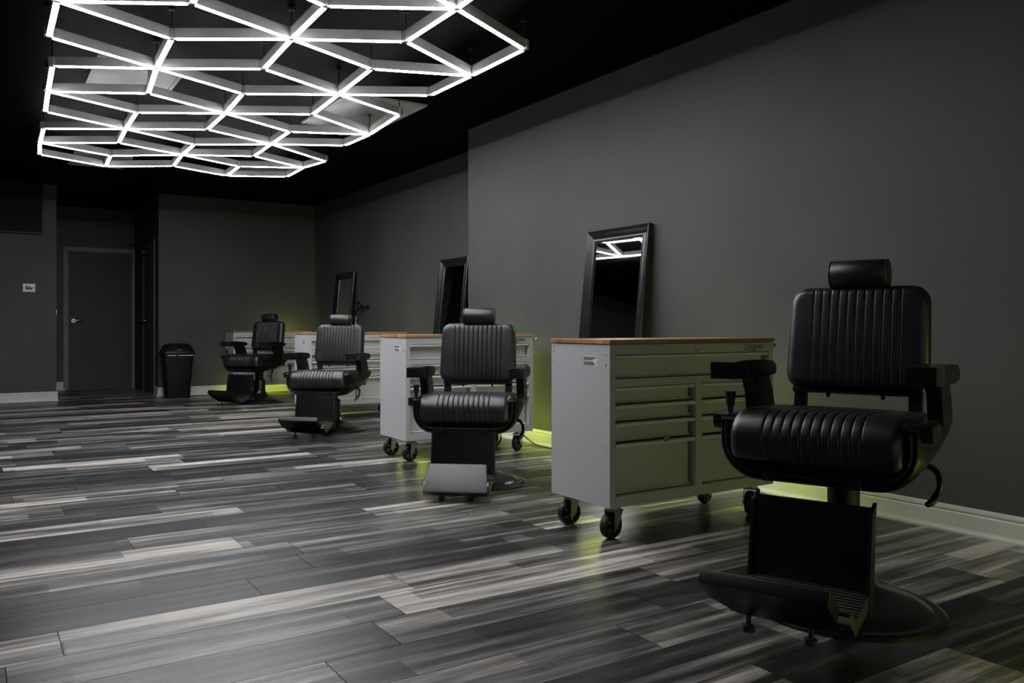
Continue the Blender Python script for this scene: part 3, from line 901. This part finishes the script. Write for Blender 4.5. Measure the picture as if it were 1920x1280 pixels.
    V = [(-0.418, 0.132), (-0.580, 0.080), (-0.625, 0.122), (-0.645, 0.098), (-0.586, 0.044), (-0.412, 0.092)]
    add_prism(bm, V, 'x', -0.194, 0.194, 0.002)
    G(obj('step_plate', bm, 'step', ch))
    bm = bm_new()
    for k in range(11):
        t = (k + 0.7) / 11.5
        y, z = -0.418 + t * -0.162, 0.132 + t * -0.052
        add_cyl(bm, (-0.19, y, z + 0.001), (0.19, y, z + 0.001), 0.0030, seg=6)
    G(obj('tread_ribs', bm, 'dull', ch))
    f = G(obj('footrest', pad_bm(False), 'vinyl', ch))
    bm = bm_new()
    add_cyl(bm, (-0.205, -0.634, 0.112), (0.205, -0.634, 0.112), 0.009, seg=12)
    obj('hinge', bm, 'dull', f)
    for s in (-1, 1):
        bm = bm_new()
        add_cyl(bm, (s * 0.095, -0.632, 0.016), (s * 0.095, -0.626, 0.105), 0.008, seg=12)
        add_cyl(bm, (s * 0.095, -0.632, 0.004), (s * 0.095, -0.632, 0.022), 0.021, 0.018, seg=18)
        obj('rubber_foot', bm, 'rubber', f)
    for o in up: o['lift_set'] = 1
    for o in leg: o['lift_set'] = 2
    return ch

chair = build_chair()
pads = None
CHAIRS = [((2.682, 1.890, 0), -160, 0.132, 0.062, False, 'nearest barber chair, tallest, at the front of the row on the right'),
          ((2.772, 4.735, 0), -130, 0.0, 0.0, True, 'black barber chair with its footrest pad folded to face forward'),
          ((3.006, 7.944, 0), -134, 0.0, 0.0, False, 'black barber chair third in the row, just left of the second tool chest'),
          ((3.286, 11.47, 0), -145, 0.055, 0.0, False, 'farthest barber chair, next to the black bin by the back wall')]
for k, (loc, ang, lift, leg, flip, lab) in enumerate(CHAIRS):
    c = chair if k == 0 else copy_tree(chair)
    c['label'] = lab
    c.location = loc
    c.rotation_euler = (0, 0, R(ang + 90))
    c['lifts'] = (lift, leg)
    CHAIRS[k] = (c, lift, leg, flip)
for c, lift, leg, flip in CHAIRS:
    del c['lifts']
    for o in c.children:
        m = o.get('lift_set', 0)
        if m == 1: o.location.z = lift
        if m == 2: o.location.z = leg
        if 'lift_set' in o: del o['lift_set']
        if leg and o.name.startswith('footrest'):      # swung further out on the raised chair
            o.location.y -= 0.058; o.location.z += 0.032
            for q in o.children:
                if q.name.startswith('rubber_foot'): q.location.z = -0.004
        if flip and o.name.startswith('footrest'):
            for q in o.children:
                if q.name.startswith('rubber_foot'): q.location.y = 0.055
                if q.name.startswith('hinge'): q.location.y = 0.15
        if flip and o.name.startswith('footrest'):
            o.data = finish(pad_bm(True), 'footrest', 'leather')
            o['label'] = 'padded footrest folded to face forward'

# ------------------------------------------------------------------ leaning mirrors
def mirror(y0, y1, xwall, label, fw=0.092, lean=0.185, H=1.80):
    t = thing('floor_mirror', label, 'mirror', (xwall - 0.004, (y0 + y1) / 2, 0), 0, 'black framed mirrors leaning on the right wall')
    w = y1 - y0
    ang = math.asin(lean / H)
    # local: u across (world y), z up, front towards -x ; rotate about the y axis so that the top touches the wall
    mt = Matrix.Translation((-lean - 0.048, 0, 0)) @ Matrix.Rotation(ang, 4, 'Y')
    prof = [(0, 0.0), (0, -0.030), (0.006, -0.038), (0.016, -0.036), (0.030, -0.026), (0.052, -0.014), (0.070, -0.012), (0.080, -0.016), (0.086, -0.020), (fw, -0.014), (fw, 0.0)]
    bm = bm_new()
    cor = [(-w / 2, 0), (w / 2, 0), (w / 2, H), (-w / 2, H)]
    inn = [(1, 1), (-1, 1), (-1, -1), (1, -1)]
    for k in range(4):
        secs = []
        for j in (k, (k + 1) % 4):
            (u, z), (du, dz) = cor[j], inn[j]
            secs.append([mt @ Vector((0.040 + h, u + du * d, z + dz * d)) for d, h in prof])
        add_loft(bm, secs)
    obj('mirror_frame', bm, 'frame', t, sharp=30)
    bm = bm_new(); add_box(bm, (0.034, -w / 2 + fw - 0.004, fw - 0.004), (0.038, w / 2 - fw + 0.004, H - fw + 0.004), 0, 1, mt)
    obj('mirror_glass', bm, 'mirror', t)
    bm = bm_new(); add_box(bm, (0.0385, -w / 2 + 0.01, 0.01), (0.044, w / 2 - 0.01, H - 0.01), 0, 1, mt)
    obj('backing_board', bm, 'dull', t)
mirror(4.469, 5.195, XW, 'black framed leaning mirror behind the nearest tool chest, reflecting light tubes', H=1.795)
mirror(7.99, 8.66, XW2, 'black framed leaning mirror behind the headrest of the second barber chair', H=1.83)
mirror(11.285, 12.0, XW2, 'farthest black framed leaning mirror, above the third barber chair headrest', H=1.845, fw=0.10)

# ------------------------------------------------------------------ bin
t = thing('trash_can', 'black plastic bin with a domed swing lid against the back wall', 'trash can', (2.47, 12.80, 0), R(-3))
bm = bm_new()
secs = []
for z, w, d, r in ((0, 0.335, 0.25, 0.05), (0.01, 0.345, 0.26, 0.055), (0.30, 0.385, 0.29, 0.06), (0.605, 0.425, 0.325, 0.065), (0.612, 0.450, 0.350, 0.07), (0.628, 0.450, 0.350, 0.07)):
    secs.append([Vector((x, y, z)) for x, y in rrect(w, d, r)])
add_loft(bm, secs); obj('bin_body', bm, 'vinyl', t)
bm = bm_new(); secs = []
for z, w, d, r in ((0.629, 0.462, 0.362, 0.075), (0.660, 0.472, 0.372, 0.08), (0.675, 0.462, 0.362, 0.08), (0.690, 0.430, 0.340, 0.08), (0.745, 0.395, 0.30, 0.085), (0.775, 0.34, 0.24, 0.08), (0.788, 0.24, 0.15, 0.06), (0.791, 0.10, 0.06, 0.025)):
    secs.append([Vector((x, y, z)) for x, y in rrect(w, d, r)])
add_loft(bm, secs); ld = obj('bin_lid', bm, 'vinyl', t, sharp=50)
bm = bm_new(); add_prism(bm, [(-0.035, 0.690), (0.045, 0.690), (0.01, 0.708)], 'y', -0.185, -0.150)
obj('lid_emblem', bm, 'greyp', ld)
bm = bm_new()
for a, b in ((-0.15, -0.03), (0.0, 0.2)): add_box(bm, (a, -0.180, 0.6135), (b, -0.172, 0.6235), 0.002)
obj('bag_edge', bm, 'white', t)

# ------------------------------------------------------------------ television, thermostat, outlet, wall arm, cords
t = thing('television', 'black flat television high on the wall above the thermostat', 'television', (0.16, YB, 2.30))
bm = bm_new(); add_box(bm, (-0.62, -0.085, 0), (0.62, -0.045, 0.69), 0.004); obj('casing', bm, 'dull', t)
bm = bm_new(); add_box(bm, (-0.608, -0.0875, 0.018), (0.608, -0.0845, 0.678)); obj('screen', bm, 'hole', t)
bm = bm_new(); add_box(bm, (-0.2, -0.045, 0.2), (0.2, 0, 0.5)); obj('wall_bracket', bm, 'dull', t)

t = thing('thermostat', 'white thermostat with a dark screen on the charcoal wall', 'thermostat', (0.615, YB, 1.563))
bm = bm_new(); add_box(bm, (-0.075, -0.026, -0.058), (0.075, 0, 0.058), 0.012, 3); obj('housing', bm, 'white', t)
bm = bm_new(); add_box(bm, (-0.042, -0.0275, -0.024), (0.036, -0.024, 0.028), 0.002); obj('screen', bm, 'screen', t)
bm = bm_new(); add_box(bm, (0.048, -0.0285, -0.015), (0.060, -0.024, 0.02), 0.002); obj('button', bm, 'greyp', t)

t = thing('wall_outlet', 'white double wall outlet right of the farthest mirror', 'outlet', (XW2, 11.365, 1.125))
bm = bm_new(); add_box(bm, (-0.008, -0.045, -0.066), (0, 0.045, 0.066), 0.003); obj('cover_plate', bm, 'white', t)
for z in (-0.028, 0.028):
    bm = bm_new(); add_box(bm, (-0.0105, -0.017, z - 0.015), (-0.006, 0.017, z + 0.015), 0.002); s = obj('socket', bm, 'greyp', t)
t = thing('hooked_wall_bracket', 'thin black wall arm with a hooked head beside the white outlet', 'wall bracket', (XW2, 10.87, 1.31))
bm = bm_new(); add_cyl(bm, (-0.03, 0, 0), (0, 0, 0), 0.030, seg=18); obj('mount', bm, 'dull', t)
bm = bm_new()
add_tube(bm, smooth_path([(-0.02, 0, 0), (-0.07, 0.08, 0.0), (-0.085, 0.16, -0.03), (-0.075, 0.30, -0.12), (-0.05, 0.42, -0.21), (-0.03, 0.455, -0.245)]), 0.011, 8)
obj('arm', bm, 'dull', t)
bm = bm_new()
add_tube(bm, smooth_path([(-0.078, 0.12, -0.01), (-0.085, 0.16, 0.045), (-0.09, 0.22, 0.058), (-0.09, 0.28, 0.03), (-0.09, 0.31, -0.03)]), [0.034, 0.036, 0.036, 0.035, 0.034, 0.032, 0.030, 0.028, 0.026, 0.022, 0.020, 0.018, 0.016, 0.014, 0.013, 0.012, 0.011, 0.010, 0.010, 0.009, 0.009, 0.008, 0.008, 0.008, 0.007], 10)
obj('hooked_head', bm, 'dull', t)
bm = bm_new(); add_tube(bm, smooth_path([(-0.012, 0, -0.03), (-0.05, -0.02, -0.045), (-0.06, -0.13, 0.0), (-0.05, -0.19, -0.03), (-0.02, -0.20, -0.12), (-0.012, -0.16, -0.24), (-0.012, -0.15, -1.02)]), 0.006, 8)
o = tag(obj('outlet_cord', bm, 'rubber', None, (XW2, 11.365, 1.125)), 'thin black cord looping down the wall from the white outlet', 'cord')
bm = bm_new(); add_tube(bm, smooth_path([(3.93, 6.19, 0.30), (3.975, 6.17, 0.18), (4.03, 6.05, 0.09), (4.06, 5.90, 0.02), (4.075, 5.75, 0.007), (4.085, 5.4, 0.007), (4.09, 4.9, 0.007)]), 0.006, 8)
tag(obj('power_cord', bm, 'rubber'), 'thin black power cord running along the skirting between the first two tool chests', 'cord')
